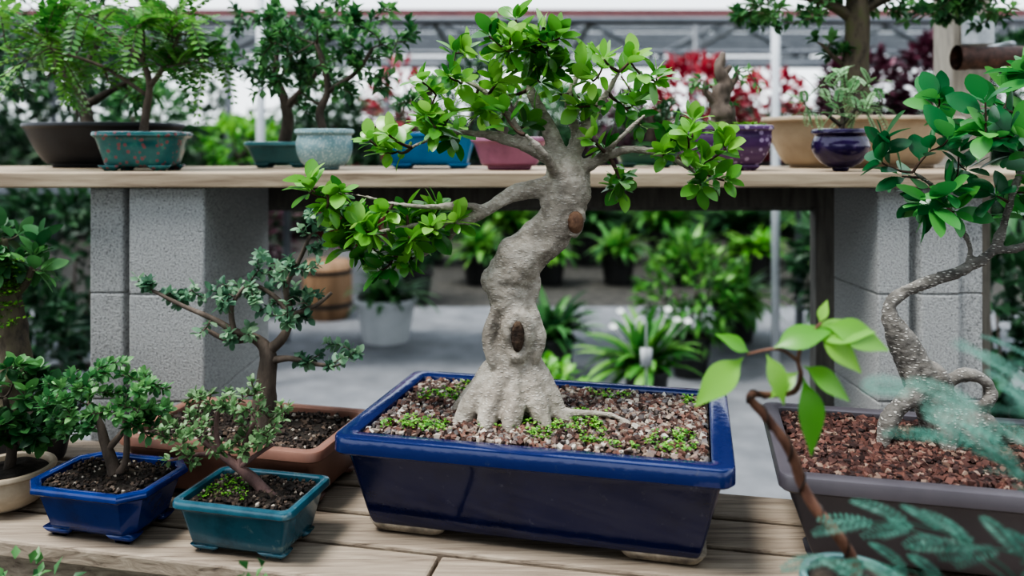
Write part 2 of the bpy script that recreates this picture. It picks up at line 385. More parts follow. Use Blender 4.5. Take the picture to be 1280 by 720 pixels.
def pebble(mb,R,p,r,val):
    q=Matrix.Rotation(R.random()*6.28,3,rv(R).normalized())
    vs=[p+q@V((v.x*R.uniform(.7,1.2),v.y*R.uniform(.7,1.2),v.z*R.uniform(.7,1.2)))*r for v in CUBE8]
    mb.add(vs,[(3,2,1,0),(4,5,6,7),(0,1,5,4),(1,2,6,5),(2,3,7,6),(3,0,4,7)],val)
def tufts(par,R,pts,mat,name="moss",sz=.006,n=7,hh=.01):
    m=MB()
    for p in pts:
        for i in range(n):
            th=R.random()*6.28
            q=p+V((R.uniform(-1,1)*sz,R.uniform(-1,1)*sz,R.random()*hh))
            leaf(m,q,V((math.cos(th),math.sin(th),R.uniform(.1,.8))),UP+rv(R)*.5,sz*R.uniform(.6,1.2),sz*.8,1,.2,R.random())
    o=m.build(name,mat,par); o["kind"]="stuff"; return o

def scaled(pts,s,o=V((0,0,0))): return [(p*s+o,r*s) for p,r in pts]
def tree(par,R,base,s,trunk,zones,leafmat,barkmat,L,Wd,nl,st=1,tw=2.5,minr=.7,remesh=None,k=10,kind='leaf',vr=(0,1),bend=.12,twigmat=None,up=.35,extra=None,ros=3,start=.35,wob=.15,shell=.35,spread=1.0,curl=.2,disp=0,var=.3,nrand=.55,fold=.25):
    base=V(base); mb=MB(); sk=[]
    for pl in trunk:
        sp=smooth_pts(pl,5); sk+=sp
        tube(mb,scaled(sp,s,base),k if pl[0][3]>4 else 6,.5,wob if pl[0][3]>6 else 0)
    if extra: extra(mb,s,base)
    tb=MB() if remesh else mb
    tws=grow(R,[q for q in sk if q[0].z>25],zones,tw,bend,minr,shell)
    lm=MB()
    for t in tws:
        ts=scaled(t,s,base); tube(tb,ts,5,.5,cap=False)
        if kind=='leaf': leafy(lm,R,ts,L*s,Wd*s,nl,st,start,up,spread,vr,curl,ros,var,nrand,fold)
        else:
            base_v=R.random()
            for i in range(nl):
                f=.4+.6*(i+1)/nl; x=f*5; kk=min(int(x),4); q=ts[kk][0].lerp(ts[kk+1][0],x-kk)
                T=(ts[-1][0]-ts[0][0]).normalized()
                d=(T*.5+rv(R)*1.0+V((0,0,.25)))
                spray(lm,q,d,UP+rv(R)*.4,L*s*R.uniform(.7,1.2),9,Wd*s,Wd*s*.42,R,base_v*.6+.2,.3,tb,.5*s)
    tr=mb.build("trunk",barkmat,par)
    if remesh:
        m=tr.modifiers.new("remesh","REMESH"); m.mode='VOXEL'; m.voxel_size=remesh; m.use_smooth_shade=True
        m=tr.modifiers.new("smooth","SMOOTH"); m.factor=.5; m.iterations=4
        if disp:
            for nm,sc,f in(("bark_lumps",.03,1.0),("bark_relief",.008,.4)):
                tx=bpy.data.textures.new(nm,"CLOUDS"); tx.noise_scale=sc; tx.noise_depth=3
                m=tr.modifiers.new(nm,"DISPLACE"); m.texture=tx; m.strength=disp*f; m.mid_level=.55
        if tb.v:
            to=tb.build("twigs",twigmat or M['twig'],par); to["kind"]="stuff"
    lo=lm.build("foliage",leafmat,par); lo["kind"]="stuff"
    return tr

# ------------------------------------------------------------ structure
Y13=-math.radians(13.1)
m=MB(); box(m,(0,4,-.05),(14,4.6,.1)); f=m.build("floor",M['floor'],smooth=False); top(f,"grey concrete nursery path","floor",kind="structure")
m=MB(); box(m,(0,12.3,-.055),(30,12,.09)); box(m,(0,-1,-.055),(14,5.4,.09)); f=m.build("floor",M['ground'],smooth=False); top(f,"dark bare nursery ground","floor",kind="structure")

yb=-math.radians(11.5)
bench=thing("wooden_bench",(0,0,0),"long slatted bench of weathered pale wooden planks","bench")
u=V((math.cos(yb),math.sin(yb),0)); v=V((-u.y,u.x,0))
m=MB(); fp=V((-.70,1.08,0)); pw=.0895
rot=Matrix.Rotation(yb,3,'Z'); R=random.Random(5)
for i in range(4):
    c=fp+u*.85+v*(pw*(i+.5))
    seam=(-.25,.35,-.6,.1)[i]
    for a0,a1 in((-1.35,seam),(seam+.004,1.15)):
        cc=c+u*((a0+a1)/2)+V((0,0,BZ-.0125-R.uniform(0,.0012)))
        box(m,cc,(a1-a0,pw-.010,.025),.5,rot)
o=m.build("slatted_top",M['wood'],bench,smooth=False); bevel(o,.004)
for vv in(.04,.32):
    m=MB(); box(m,fp+u*.75+v*vv+V((0,0,BZ-.045)),(2.4,.04,.038),.5,rot); m.build("rail",M['wood'],bench,smooth=False)
for along in(-.35,.75,1.75):
    for vv in(.04,.32):
        m=MB(); c=fp+u*along+v*vv; box(m,c+V((0,0,(BZ-.064)/2)),(.05,.05,BZ-.064),.5,rot)
        o=m.build("leg",M['wood'],bench,smooth=False); bevel(o,.003)

bh=.1963
def block(x0,x1,y0,y1,z,flip,lab):
    w=x1-x0
    if not flip: pl=[(0,.016),(.062,.016),(.068,.034),(.076,.034),(.080,0),(w,0),(w,y1-y0),(0,y1-y0)]
    else: pl=[(0,0),(.058,0),(.064,.022),(.074,.022),(.080,.0),(w-.05,0),(w-.044,.012),(w,.012),(w,y1-y0),(0,y1-y0)]
    m=MB(); n=len(pl); vs=[V((a,b,zz)) for zz in(0,bh) for a,b in pl]
    fs=[tuple(range(n-1,-1,-1)),tuple(range(n,2*n))]+[(i,(i+1)%n,n+(i+1)%n,n+i) for i in range(n)]
    m.add(vs,fs); o=m.build("cinder_block",M['block'],smooth=False,loc=(x0,y0,z)); bevel(o,.004)
    top(o,lab,"cinder block","stacked cinder blocks")
for i in range(6):
    block(-.781,-.562,1.463,1.85,i*bh,False,"rough grey concrete cinder block holding up the plank shelf")
    block(.669,.869,1.463,1.665,i*bh,True,"rough grey concrete cinder block beside the wooden frame")
for (ya,yc) in((1.44,1.695),(1.70,1.955)):
    m=MB(); box(m,(.05,(ya+yc)/2,SZ-.014),(2.9,yc-ya,.028)); o=m.build("shelf_plank",M['shelfwood'],smooth=False); bevel(o,.003)
    top(o,"pale wooden plank laid across concrete blocks as a shelf","shelf","shelf planks")
fr=thing("rectangular_frame",(0,1.905,0),"weathered grey rectangular wooden frame standing under the shelf","frame")
for x in(.742,-.70):
    m=MB(); box(m,(x,0,.555),(.052,.04,1.11)); o=m.build("upright",M['greywood'],fr,smooth=False); bevel(o,.002)
m=MB(); box(m,(.02,0,1.1375),(1.50,.04,.055)); box(m,(.02,.005,1.106),(1.39,.02,.010)); o=m.build("top_rail",M['greywood'],fr,smooth=False); bevel(o,.002)

m=MB(); box(m,(1.14,2.03,.95),(.095,.095,1.9)); o=m.build("wooden_post",M['postwood'],smooth=False); bevel(o,.004); top(o,"square weathered wooden post behind the shelf","post")
br=thing("pipe_bracket",(1.15,1.975,1.54),"galvanised bracket bolted to the wooden post","bracket")
m=MB(); box(m,(0,0,0),(.08,.008,.07)); o=m.build("plate",M['galv'],br,smooth=False); bevel(o,.003)
m=MB(); tube(m,[(V((0,-.004,.01)),.014),(V((0,-.016,.01)),.014)],6); m.build("bolt",M['galv'],br,smooth=False)
m=MB(); tube(m,[(V((0,0,0)),.008),(V((0,.18,0)),.008)],8); m.build("arm",M['galv'],br,loc=(-.02,-.17,-.055))
m=MB(); pts=[(V((.0,0,0)),.026),(V((.55,0,.0)),.026)]; tube(m,pts,24,cap=False); tube(m,[(p,.021) for p,r in pts],24,cap=False)
tube(m,[(V((-.001,0,0)),.028),(V((.02,0,0)),.028)],24,cap=False)
o=m.build("iron_pipe",M['rust'],loc=(.995,1.79,1.452)); top(o,"rusty round iron pipe with open end","pipe")

# ------------------------------------------------------------ MAIN FICUS
R=random.Random(11)
mp=thing("bonsai_tree",(.049,1.171,BZ),"large ficus bonsai, curved thick trunk, navy blue rectangular pot","bonsai",Y13)
pot(mp,'rrect',.524,.333,.145,M['blue'],lip=.015,taper=.043,cr=.022,foot=.013,lipH=.025,lipw=.029,soil=.009,footmat=M['clay'],grav='gravel',gn=4200,gs=.0035,R=R)
Rz=Matrix.Rotation(-Y13,3,'Z')
def rpts(pl): return [tuple(Rz@V(p[:3]))+(p[3],) for p in pl]
def rz(z): c=Rz@V(z[:3]); return (c.x,c.y,c.z)+tuple(z[3:])
trunk=[
 [(0,0,-12,38),(0,0,8,35),(0,0,35,31),(3,0,62,29),(7,0,92,29),(9,0,120,28),(2,0,146,26),(-2,0,168,28),(12,0,192,31),(36,0,214,28),(58,0,236,26),(70,0,262,26),(76,0,288,28),(72,0,306,26),(66,0,322,17)],
 [(62,0,284,16),(35,-4,284,13),(5,-8,276,11),(-28,-10,258,9),(-60,-12,242,7),(-105,-15,240,5),(-150,-15,232,4),(-175,-10,225,2.5)],
 [(-28,-10,258,6),(-50,-20,264,5),(-90,-25,262,4),(-140,-25,266,3)],
 [(-60,-12,242,5),(-80,-5,215,4),(-120,0,195,3)],
 [(-140,-25,266,3),(-190,-25,278,2.2),(-235,-25,280,1.6)],
 [(72,0,308,16),(58,5,340,12),(45,10,375,9),(28,12,410,6),(30,10,450,4),(45,10,485,3)],
 [(72,0,308,15),(88,0,340,9),(105,5,375,7),(125,5,405,4.5),(140,0,430,3)],
 [(74,0,300,13),(110,-6,318,8),(150,-12,332,5.5),(195,-12,325,4),(235,-8,302,2.5)],
 [(64,0,316,13),(25,-8,336,8),(-25,-10,350,6),(-75,-8,352,4.5),(-120,-5,335,3)],
 [(25,-8,336,6),(0,-10,375,5),(-30,-10,405,3),(-60,-8,420,2.5)],
 [(74,6,312,13),(88,25,350,8),(78,35,395,5.5),(95,30,440,3.5)],
 [(60,-10,300,8),(45,-45,325,5),(20,-60,350,3.5)],
 [(110,-6,318,5),(140,-35,350,4),(165,-45,375,3)],
 # buttress roots easing into the soil
 [(-4,4,80,16),(-18,-4,50,20),(-38,-12,24,18),(-54,-22,4,14),(-70,-32,-14,8)],
 [(-4,-8,74,14),(-14,-22,38,16),(-24,-40,12,14),(-32,-56,-12,8)],
 [(8,-10,74,12),(8,-26,38,14),(6,-44,12,14),(0,-62,-12,8)],
 [(16,-6,80,14),(26,-18,46,16),(38,-34,16,14),(50,-52,-10,8)],
 [(18,0,86,16),(34,-6,52,19),(52,-14,20,17),(66,-22,2,12),(80,-30,-12,7)],
 [(20,4,50,20),(44,14,18,16),(64,24,-12,8)],
 [(44,-20,10,8),(85,-22,10,5),(120,-26,10,4.5),(142,-36,3,4),(152,-48,-8,3)],
 [(-30,12,30,17),(-58,20,6,12),(-76,24,-10,6)],
 # swellings, tapered at both ends
 [(26,-10,150,3),(33,-14,126,9),(37,-14,102,12),(34,-18,78,9),(28,-14,56,3)],
 [(-14,-10,145,3),(-20,-16,124,8),(-23,-16,98,10),(-18,-20,72,8),(-14,-16,52,3)],
 [(-14,-4,194,3),(-26,-6,176,9),(-24,-4,160,8),(-14,-4,146,3)],[(30,-4,186,3),(36,-8,170,7),(32,-10,154,8),(26,-10,138,3)],
 [(88,-4,256,3),(96,-8,272,8),(98,-6,286,7),(90,0,300,3)],[(44,-8,238,3),(47,-14,255,7),(46,-10,268,7),(52,-6,284,3)],
]
trunk=[rpts(p) for p in trunk]
ZM=[(-145,-15,234,58,50,26,14),(-190,-10,226,32,38,26,7),(-95,-15,244,40,45,16,5),(-148,0,188,36,35,20,6),(-212,-20,272,26,28,14,4),(-248,-20,286,10,12,12,2),
    (-60,-10,362,66,55,22,10),(-155,-5,338,34,35,18,5),(-62,-5,425,56,50,32,9),(10,0,462,62,60,34,12),(80,0,454,60,60,36,12),(30,-10,388,60,60,32,6),
    (134,0,417,58,55,36,10),(187,-10,352,50,45,32,7),(240,-10,302,26,30,20,4),(262,-10,328,12,16,42,3),(110,-25,330,40,40,16,2),(160,-5,288,30,28,12,3)]
def knot_rings(mb,s,o):
    for (cx,cy,cz,rx,rz_,th) in((12,-30,106,12,26,8),(82,-23,243,11,15,4)):
        pts=[]
        for i in range(25):
            t=2*math.pi*i/24
            p=V((cx+rx*math.cos(t),cy+abs(math.cos(t))*5+abs(math.sin(t))*3,cz+rz_*math.sin(t)))
            pts.append(((Rz@p)*s+o,th*s*(1+.3*math.sin(3*t))))
        tube(mb,pts,8,cap=False)
off=V((-.055,.0,.139)); off=Rz@off; 
MS=.00117
tree(mp,R,tuple(off),MS,trunk,[rz(z) for z in ZM],M['leaf_main'],M['bark_main'],29,15.5,6,5,tw=3.0,minr=1.3,remesh=.0028,k=14,extra=knot_rings,ros=5,bend=.12,spread=1.05,curl=.22,up=.35,wob=.16,disp=.007,var=.4,nrand=1.0,fold=.12,start=.2)
for nm,(cx,cy,cz,rx,ry,rz2),mt,lb in(("knot_hollow",(12,-32,106,8,5,19),M['hollow'],"dark hollow knot"),("branch_scar",(83,-21,243,10,8,14),M['cutwood'],"healed brown branch cut")):
    m=MB(); rings=[]
    for i in range(1,12):
        ph=math.pi*i/12
        rings.append([(Rz@V((cx+rx*math.sin(ph)*math.cos(t*math.pi/8)*(1+.3*noise.noise(V((t*.8,i*.6,3)))),cy+ry*math.sin(ph)*math.sin(t*math.pi/8),cz+rz2*math.cos(ph))))*MS+off for t in range(16)])
    loft(m,rings[::-1],True,True); m.build(nm,mt,mp,label=lb)
def soilpts(R,n,a,b,z,pred=lambda x,y:True):
    out=[]
    while len(out)<n:
        x=R.uniform(-a,a);y=R.uniform(-b,b)
        if pred(x,y): out.append(V((x,y,z)))
    return out
tufts(mp,R,soilpts(R,240,.21,.115,.142,lambda x,y:noise.noise(V((x*14,y*14,1.3)))>.16 or (abs(x+.0)<.09 and y<.02 and y>-.08 and R.random()<.5)),M['moss'],"ground_cover",.0065,7,.007)

# ------------------------------------------------------------ RIGHT FICUS
R=random.Random(21)
rp=thing("bonsai_tree",(.580,1.071,BZ),"ficus bonsai with exposed knobbly roots in grey plastic pot","bonsai",Y13)
pot(rp,'rrect',.45,.30,.13,M['greypot'],lip=.012,taper=.045,cr=.02,foot=.012,lipH=.022,lipw=.024,soil=.012,grav='lava',gn=3400,gs=.0038,R=R,soilmat='soil_red')
tr=[[(36,0,-8,32),(28,0,20,30),(12,0,55,26),(-8,0,90,22),(-26,0,124,17),(-38,0,148,12),(-38,0,166,9),(-16,0,184,8),(22,0,198,8),(56,-4,212,7.5),(84,-6,232,7),(98,-6,262,6),(110,-4,300,5),(128,0,345,4),(135,0,400,3)],
 [(56,-4,212,5),(60,0,240,4),(40,5,280,4),(20,5,310,3),(-10,0,330,2.5)],
 [(84,-6,232,6),(125,-10,240,5),(150,-10,270,4),(150,-10,310,3)],
 [(12,-5,62,14),(-14,-14,58,13),(-42,-20,40,11),(-56,-24,14,10),(-62,-26,-10,7)],
 [(24,-5,66,10),(46,-10,80,8.5),(66,-12,78,8),(78,-14,62,7.5),(70,-16,46,7),(54,-14,42,7)],
 [(36,-8,34,18),(64,-18,24,14),(90,-24,10,10),(112,-26,-10,6)],
 [(20,-10,40,16),(14,-34,16,14),(8,-50,-10,8)],
 [(34,-10,34,16),(48,-34,10,12),(56,-48,-10,7)],[(-10,-8,50,4),(-16,-12,70,10),(-16,-12,88,9),(-16,-6,104,3)],[(22,-12,44,4),(24,-18,62,9),(16,-18,84,8),(10,-8,98,3)]]
offr=Rz@V((-.004,.055,.123))
ZR=[(60,0,392,60,48,40,9),(-5,0,325,46,42,38,6),(98,0,335,52,48,46,7),(132,0,275,40,38,36,4),(135,0,420,42,45,44,7),(-52,0,350,22,18,22,2),(20,0,270,34,28,16,2)]
tree(rp,R,tuple(offr),.00113,[rpts(p) for p in tr],[rz(z) for z in ZR],M['leaf_right'],M['bark_right'],42,22,3,5,tw=2.4,minr=1.1,remesh=.0024,k=12,ros=4,spread=1.05,up=.3,disp=.007,var=.4,nrand=1.0,fold=.12,start=.25)

# ------------------------------------------------------------ CHINESE ELM in brown pot
R=random.Random(31)
ep=thing("bonsai_tree",(-.42,1.282,BZ),"small-leaved elm bonsai in a wide terracotta-brown plastic pot","bonsai",Y13)
pot(ep,'rrect',.34,.205,.092,M['terracotta'],lip=.010,taper=.022,cr=.022,foot=.008,lipH=.018,lipw=.018,soil=.012,grav='darkgravel',gn=1200,gs=.003,R=R)
tr=[[(0,0,-8,20),(1,0,25,15),(3,0,55,13),(6,0,85,11),(0,0,102,8),(-14,0,112,6),(-36,-5,122,4.5),(-62,-8,138,3.5),(-95,-8,152,2.8),(-135,-8,172,2)],
 [(5,0,95,8),(24,0,112,6),(34,0,140,4.5),(28,0,175,3.5),(45,0,210,3),(58,0,240,2.2)],
 [(5,0,82,6),(34,-8,88,3.5),(64,-10,82,2.8),(90,-8,78,2)],
 [(-14,0,112,5),(-45,8,106,3.5),(-75,8,120,2.6)],
 [(34,0,140,4.5),(10,10,162,3),(-20,10,180,2.2)],
 [(34,0,140,4),(65,0,152,2.8),(85,0,168,2)],[(-36,-5,122,4),(-40,0,150,3),(-25,0,175,2)]]
ZE=[(-15,0,168,75,50,18,18),(-88,0,158,52,40,18,13),(-158,0,184,28,15,10,5),(44,0,150,62,45,20,13),(56,0,230,30,25,44,13),(82,0,90,46,30,16,11),(18,0,204,52,40,16,9),(-45,0,118,46,35,10,5)]
tree(ep,R,tuple(Rz@V((.022,0,.083))),.00128,[rpts(p) for p in tr],[rz(z) for z in ZE],M['leaf_elm'],M['bark_tan'],11.5,7,12,4,tw=1.7,minr=.7,k=10,ros=2,spread=1.1,up=.1,start=.0,var=.35,nrand=1.0,fold=.12,shell=.6)

R=random.Random(41)
bp=thing("bonsai_tree",(-.563,1.121,BZ),"small bushy bonsai in a bright cobalt blue cut-corner pot","bonsai",Y13)
pot(bp,'chamfer',.185,.14,.076,M['blue2'],lip=.010,taper=.026,cr=.026,foot=.009,lipH=.012,lipw=.014,soil=.008,grav='darkgravel',gn=500,gs=.0022,R=R,footmat=M['blue2'])
tr=[[(0,0,-5,9),(-6,0,20,7),(-14,0,42,6),(-20,0,65,4.5),(-35,0,90,3)],[(-10,0,34,5),(12,0,60,3.5),(25,0,85,2.5)],[(0,0,0,6),(14,-5,20,4),(16,-5,50,3.5),(10,0,75,3)]]
ZB=[(-20,0,98,76,58,46,60),(-62,0,85,35,35,35,14),(38,0,88,32,35,42,14)]
tree(bp,R,tuple(Rz@V((.008,0,.07))),.00112,[rpts(p) for p in tr],[rz(z) for z in ZB],M['leaf_small'],M['bark_tan'],12,7,10,4,tw=1.4,minr=.6,k=8,ros=5,up=.4,start=.2,nrand=.9,fold=.15,var=.35)

R=random.Random(51)
cp=thing("bonsai_tree",(-.347,1.075,BZ),"small twiggy leaning bonsai in a teal glazed rectangular pot","bonsai",Y13)
pot(cp,'rrect',.172,.125,.074,M['teal'],lip=.008,taper=.022,cr=.014,foot=.007,lipH=.013,lipw=.012,soil=.008,grav='darkgravel',gn=500,gs=.0022,R=R)
tr=[[(8,0,-4,9),(-4,0,12,7),(-26,0,30,6),(-50,0,48,4.5),(-75,0,68,3.5)],[(-26,0,30,5),(-20,5,60,3.5),(-5,0,90,2.5)],[(-50,0,48,4),(-55,0,80,3),(-50,0,110,2.5)],[(2,0,0,7),(24,-10,-2,4),(40,-22,-6,3)],
    [(-26,0,30,4),(0,-5,50,3),(20,-5,62,2)],[(-50,0,48,4),(-80,-10,50,3),(-105,-10,44,2)]]
ZC=[(-52,0,84,74,50,48,62),(-100,0,68,32,32,36,12),(-5,0,96,46,40,36,20),(-30,0,125,36,30,22,9)]
tree(cp,R,tuple(Rz@V((.008,0,.068))),.00107,[rpts(p) for p in tr],[rz(z) for z in ZC],M['leaf_twiggy'],M['bark_rosy'],10,5.5,7,4,tw=2.0,minr=.9,k=8,ros=5,up=.3,start=.25,nrand=.9,fold=.15,var=.4)
tufts(cp,R,soilpts(R,50,.06,.035,.068,lambda x,y:x<.0),M['moss'],"moss",.005,6,.005)

R=random.Random(61)
xp=thing("bonsai_tree",(-.745,1.185,BZ),"leafy dark green young bonsai in a round beige pot","bonsai")
pot(xp,'round',.125,.125,.06,M['beige'],lip=.004,taper=.022,foot=.006,lipH=.010,lipw=.010,soil=.008,R=R,feet='ring',bulge=.006)
tree(xp,R,(0,0,.055),.00118,[[(0,0,-3,7),(4,0,30,6),(0,0,60,4),(-5,0,90,3)]],[(5,0,85,52,45,50,40),(10,0,50,45,40,25,12)],M['leaf_shelf'],M['bark_dark'],20,11,6,4,tw=1.5,ros=4,nrand=.8,fold=.15)
R=random.Random(71)
yp=thing("bonsai_tree",(-.835,1.335,BZ),"old bonsai with thick dark mossy trunk in a dark oval pot","bonsai")
pot(yp,'oval',.22,.15,.10,M['black'],lip=.008,taper=.025,foot=.01,lipH=.014,lipw=.016,soil=.008,R=R,feet='ring')
tree(yp,R,(.0,0,.095),.00132,[[(0,0,-5,28),(2,0,30,23),(4,0,70,19),(0,0,110,17),(-6,0,150,13),(-12,0,185,9),(-10,0,215,5)],[(0,0,140,8),(18,0,160,5),(28,0,185,3)],[(-5,0,170,7),(-40,0,190,5)]],
     [(5,0,205,36,32,22,9),(-20,0,165,32,30,30,3),(26,0,175,14,15,16,3),(-50,0,210,40,30,30,10)],M['leaf_shelf'],M['bark_mossy'],30,15,4,5,tw=2,k=14,ros=4,wob=.35,nrand=.8,fold=.15)
tufts(yp,R,[V((R.gauss(0,1)*.018,R.uniform(-.028,-.01),.095+.00132*R.uniform(90,190))) for _ in range(70)],M['moss'],"moss",.007,6,.004)

# ------------------------------------------------------------ SHELF BONSAI
def shelf_tree(name,x,y,shape,L,Wd,H,mat,label,seed,trunkpl,zones,leafm,bark,ll,lw,nl,kind='leaf',s=None,feet='corner',bulge=0,taper=.022,cr=.016,lipw=.014,st=1,yaw=0,base=(0,0),lip=.006,grav=None,**kw):
    R=random.Random(seed)
    t=thing(name,(x,y,SZ),label,"bonsai",yaw)
    pot(t,shape,L,Wd,H,M[mat],lip=lip,taper=taper,cr=cr,foot=.008,lipH=.012,lipw=lipw,soil=.008,R=R,feet=feet,bulge=bulge,grav=grav,gn=300 if grav else 0)
    if trunkpl: tree(t,R,(base[0],base[1],H-.006),s or y*.001,trunkpl,zones,M[leafm],M[bark],ll,lw,nl,st=st,kind=kind,**kw)
    return t
shelf_tree("bonsai_tree",-.925,1.815,'oval',.355,.235,.10,'black',"dark leafy bonsai in a wide black oval pot",101,
  [[(-20,0,-3,9),(-24,0,25,7),(-35,0,50,6),(-60,0,80,5),(-70,0,120,4),(-60,0,160,3)],[(-24,0,25,6),(10,0,45,4),(40,0,60,3)],[(-35,0,50,5),(-10,0,100,4),(10,0,150,3)]],[(-60,0,60,60,50,40,16),(50,0,30,35,35,16,8),(-70,0,140,80,60,50,30),(20,0,160,70,55,36,16)],'leaf_shelf','bark_dark',17,8,7,feet='ring',bulge=.004,taper=.05)
shelf_tree("bonsai_tree",-.722,1.565,'oct',.168,.13,.076,'tealflor',"feathery-leaved bonsai in a small teal patterned pot",102,
  [[(0,0,-3,6),(4,0,30,5),(8,0,60,4),(0,0,90,3.5),(-30,0,120,3),(-60,0,135,2)],[(8,0,60,4),(30,0,90,3),(45,0,125,2)],[(0,0,90,3),(0,0,130,2),(-10,0,160,1.5)],[(4,0,50,3),(-50,0,85,2.5),(-110,0,105,1.5)]],
  [(-40,0,135,105,60,38,26),(-135,0,120,55,45,42,14),(50,0,118,50,40,42,16),(-75,0,70,65,40,18,4)],'leaf_fresh','bark_tan',52,13,4,kind='spray',cr=.03,feet='corner',tw=1.6)
shelf_tree("bonsai_tree",-.515,1.80,'rrect',.15,.11,.058,'bluegreen',"dense dark bonsai in a blue-green rectangular pot",103,
  [[(0,0,-3,9),(6,0,30,7),(0,0,60,6),(-10,0,95,4),(0,0,150,3)],[(3,0,45,6),(30,0,75,4),(50,0,100,3)]],[(-10,0,130,70,50,56,54),(35,0,65,45,40,28,14),(50,0,145,50,40,44,24)],'leaf_shelf','bark_dark',14,8,8,tw=1.6)
shelf_tree("bonsai_tree",-.375,1.60,'round',.118,.118,.082,'speckblue',"bushy bonsai in a round speckled pale blue pot",104,
  [[(0,0,-3,6),(-6,0,25,5),(4,0,50,4),(0,0,80,4),(-10,0,110,3)],[(4,0,50,4),(40,0,75,3),(60,0,105,2)]],[(-8,0,116,88,50,46,50),(50,0,62,38,35,20,10),(-62,0,62,36,30,18,8),(65,0,118,48,40,40,18)],'leaf_shelf','bark_dark',15,8,7,feet='ring',bulge=.008,taper=.018,tw=1.6,grav='darkgravel')
shelf_tree("bonsai_tree",-.175,1.74,'rrect',.20,.125,.078,'skyblue',"small bushy bonsai in a bright sky blue pot",105,
  [[(0,0,-3,9),(8,0,20,8),(-5,0,45,6),(5,0,75,4)]],[(0,0,48,50,40,22,14)],'leaf_shelf','bark_dark',13,6,8,tw=1.6)
shelf_tree("bonsai_tree",-.005,1.60,'oval',.155,.11,.066,'mauve',"small bonsai in a mauve pink glazed pot",106,
  [[(0,0,-3,8),(-10,0,20,7),(5,0,40,5)]],[(-5,0,45,45,35,18,10)],'leaf_shelf','bark_dark',14,8,7,feet='ring',tw=1.6)
shelf_tree("bonsai_tree",.30,1.80,'rrect',.15,.10,.045,'greenpot',"low bonsai in a shallow green pot",107,
  [[(0,0,-3,8),(8,0,20,7),(0,0,50,5)]],[(0,0,50,45,35,25,22)],'leaf_dark','bark_dark',13,7,7,tw=1.6)
tp=shelf_tree("bonsai_tree",.412,1.575,'rrect',.175,.13,.088,'purple',"gnarled trunk bonsai with mossy base in a purple patterned pot",108,
  [[(0,0,-4,20),(3,0,12,15),(-3,0,35,12),(4,0,55,10),(-2,0,75,7),(3,0,95,3)],[(2,0,40,7),(16,0,60,4),(20,0,74,2)],[(-3,0,30,7),(-18,0,44,4),(-20,0,60,2)],[(0,0,65,6),(12,0,78,3)]],
  [(20,0,50,30,28,30,6),(-22,0,55,14,14,16,4)],'leaf_small','bark_tan',12,6,4,tw=1.2,bulge=.008,lip=.004,taper=.026,k=12,wob=.6)
R=random.Random(8); tufts(tp,R,soilpts(R,120,.068,.045,.082),M['moss'],"moss",.008,7,.010)
shelf_tree("bonsai_tree",.775,1.775,'oval',.44,.25,.112,'tan',"stout upright bonsai in a large tan oval pot",109,
  [[(-12,0,-4,28),(-9,0,18,20),(-8,0,50,17),(-6,0,100,15),(-5,0,150,13),(0,0,200,11),(0,0,250,7)],[(-8,0,125,8),(-50,0,150,6),(-110,0,160,4)],[(-4,0,135,8),(50,0,160,6),(110,0,150,4),(150,0,150,3)],[(-8,0,60,4),(-30,0,75,3),(-50,0,95,2)]],
  [(-95,0,145,70,60,28,40),(-20,0,190,70,70,35,35),(80,0,155,75,60,32,44),(150,0,145,45,40,28,20),(-45,0,92,28,30,14,6)],'leaf_shelf','bark_mossy',15,9,8,feet='ring',bulge=.006,taper=.05,lip=.012,lipw=.024,k=14,tw=2,grav='darkgravel')
shelf_tree("bonsai_tree",.618,1.505,'round',.105,.105,.080,'plum',"delicate pale-leaved seedling in a small plum glazed round pot",110,
  [[(0,0,-3,4),(3,0,20,3),(-3,0,40,2.5)],[(1,0,8,3),(20,0,30,2)],[(1,0,8,3),(-22,0,26,2)]],[(0,0,38,54,32,24,20),(10,0,58,40,25,14,8)],'leaf_pale','bark_dark',28,7,3,kind='spray',feet='ring',bulge=.014,taper=.026,tw=1)

# ------------------------------------------------------------ FOREGROUND PLANTS
st=thing("plant_stand",(.40,.655,0),"plain wooden slatted stand under two small pots","stand")
m=MB()
for i in range(4): box(m,(0,-.1275+.085*i,.74),(.42,.08,.02))
o=m.build("slatted_top",M['wood'],st,smooth=False); bevel(o,.002)
for sx in(-1,1):
    for sy in(-1,1):
        m=MB(); box(m,(sx*.18,sy*.13,.365),(.035,.035,.73)); m.build("leg",M['wood'],st,smooth=False)
R=random.Random(81)
gp=thing("bonsai_tree",(.320,.752,.75),"young plant with twisted wired reddish stem and large bright leaves","bonsai")
pot(gp,'round',.095,.095,.098,M['palepot'],lip=.004,taper=.018,foot=.006,lipH=.012,lipw=.008,soil=.006,R=R,feet='ring',bulge=.006)
s=.00075; O=V((0,0,.108))
stem=[(6,0,-26,8),(4,0,-10,8),(-4,0,16,7.5),(-24,-4,44,7.5),(-46,0,70,7),(-62,5,100,6.5),(-72,0,130,6.5),(-90,-4,162,6),(-110,0,188,5.5),(-128,0,208,5),(-122,2,214,4),(-98,4,212,3.8),(-72,4,216,3.4),(-64,2,236,2.8),(-68,0,260,2.4),(-60,0,285,2)]
br2=[(-68,0,256,2.4),(-95,-5,272,2),(-135,-8,266,1.6)]
br3=[(-60,0,285,2),(-40,-3,304,1.6)]
m=MB(); sp=smooth_pts(stem,6); tube(m,scaled(sp,s,O),10,.5,.25)
for b_ in(br2,br3): tube(m,scaled(smooth_pts(b_,4),s,O),6)
m.build("stem",M['stem_brown'],gp)
m=MB(); pts=[]
for i,(p,r) in enumerate(sp[:66]):
    T=(sp[i+1][0]-p).normalized(); a=T.orthogonal().normalized(); b=T.cross(a); th=i*.75
    pts.append(((p+(a*math.cos(th)+b*math.sin(th))*(r+1))*s+O,.0009))
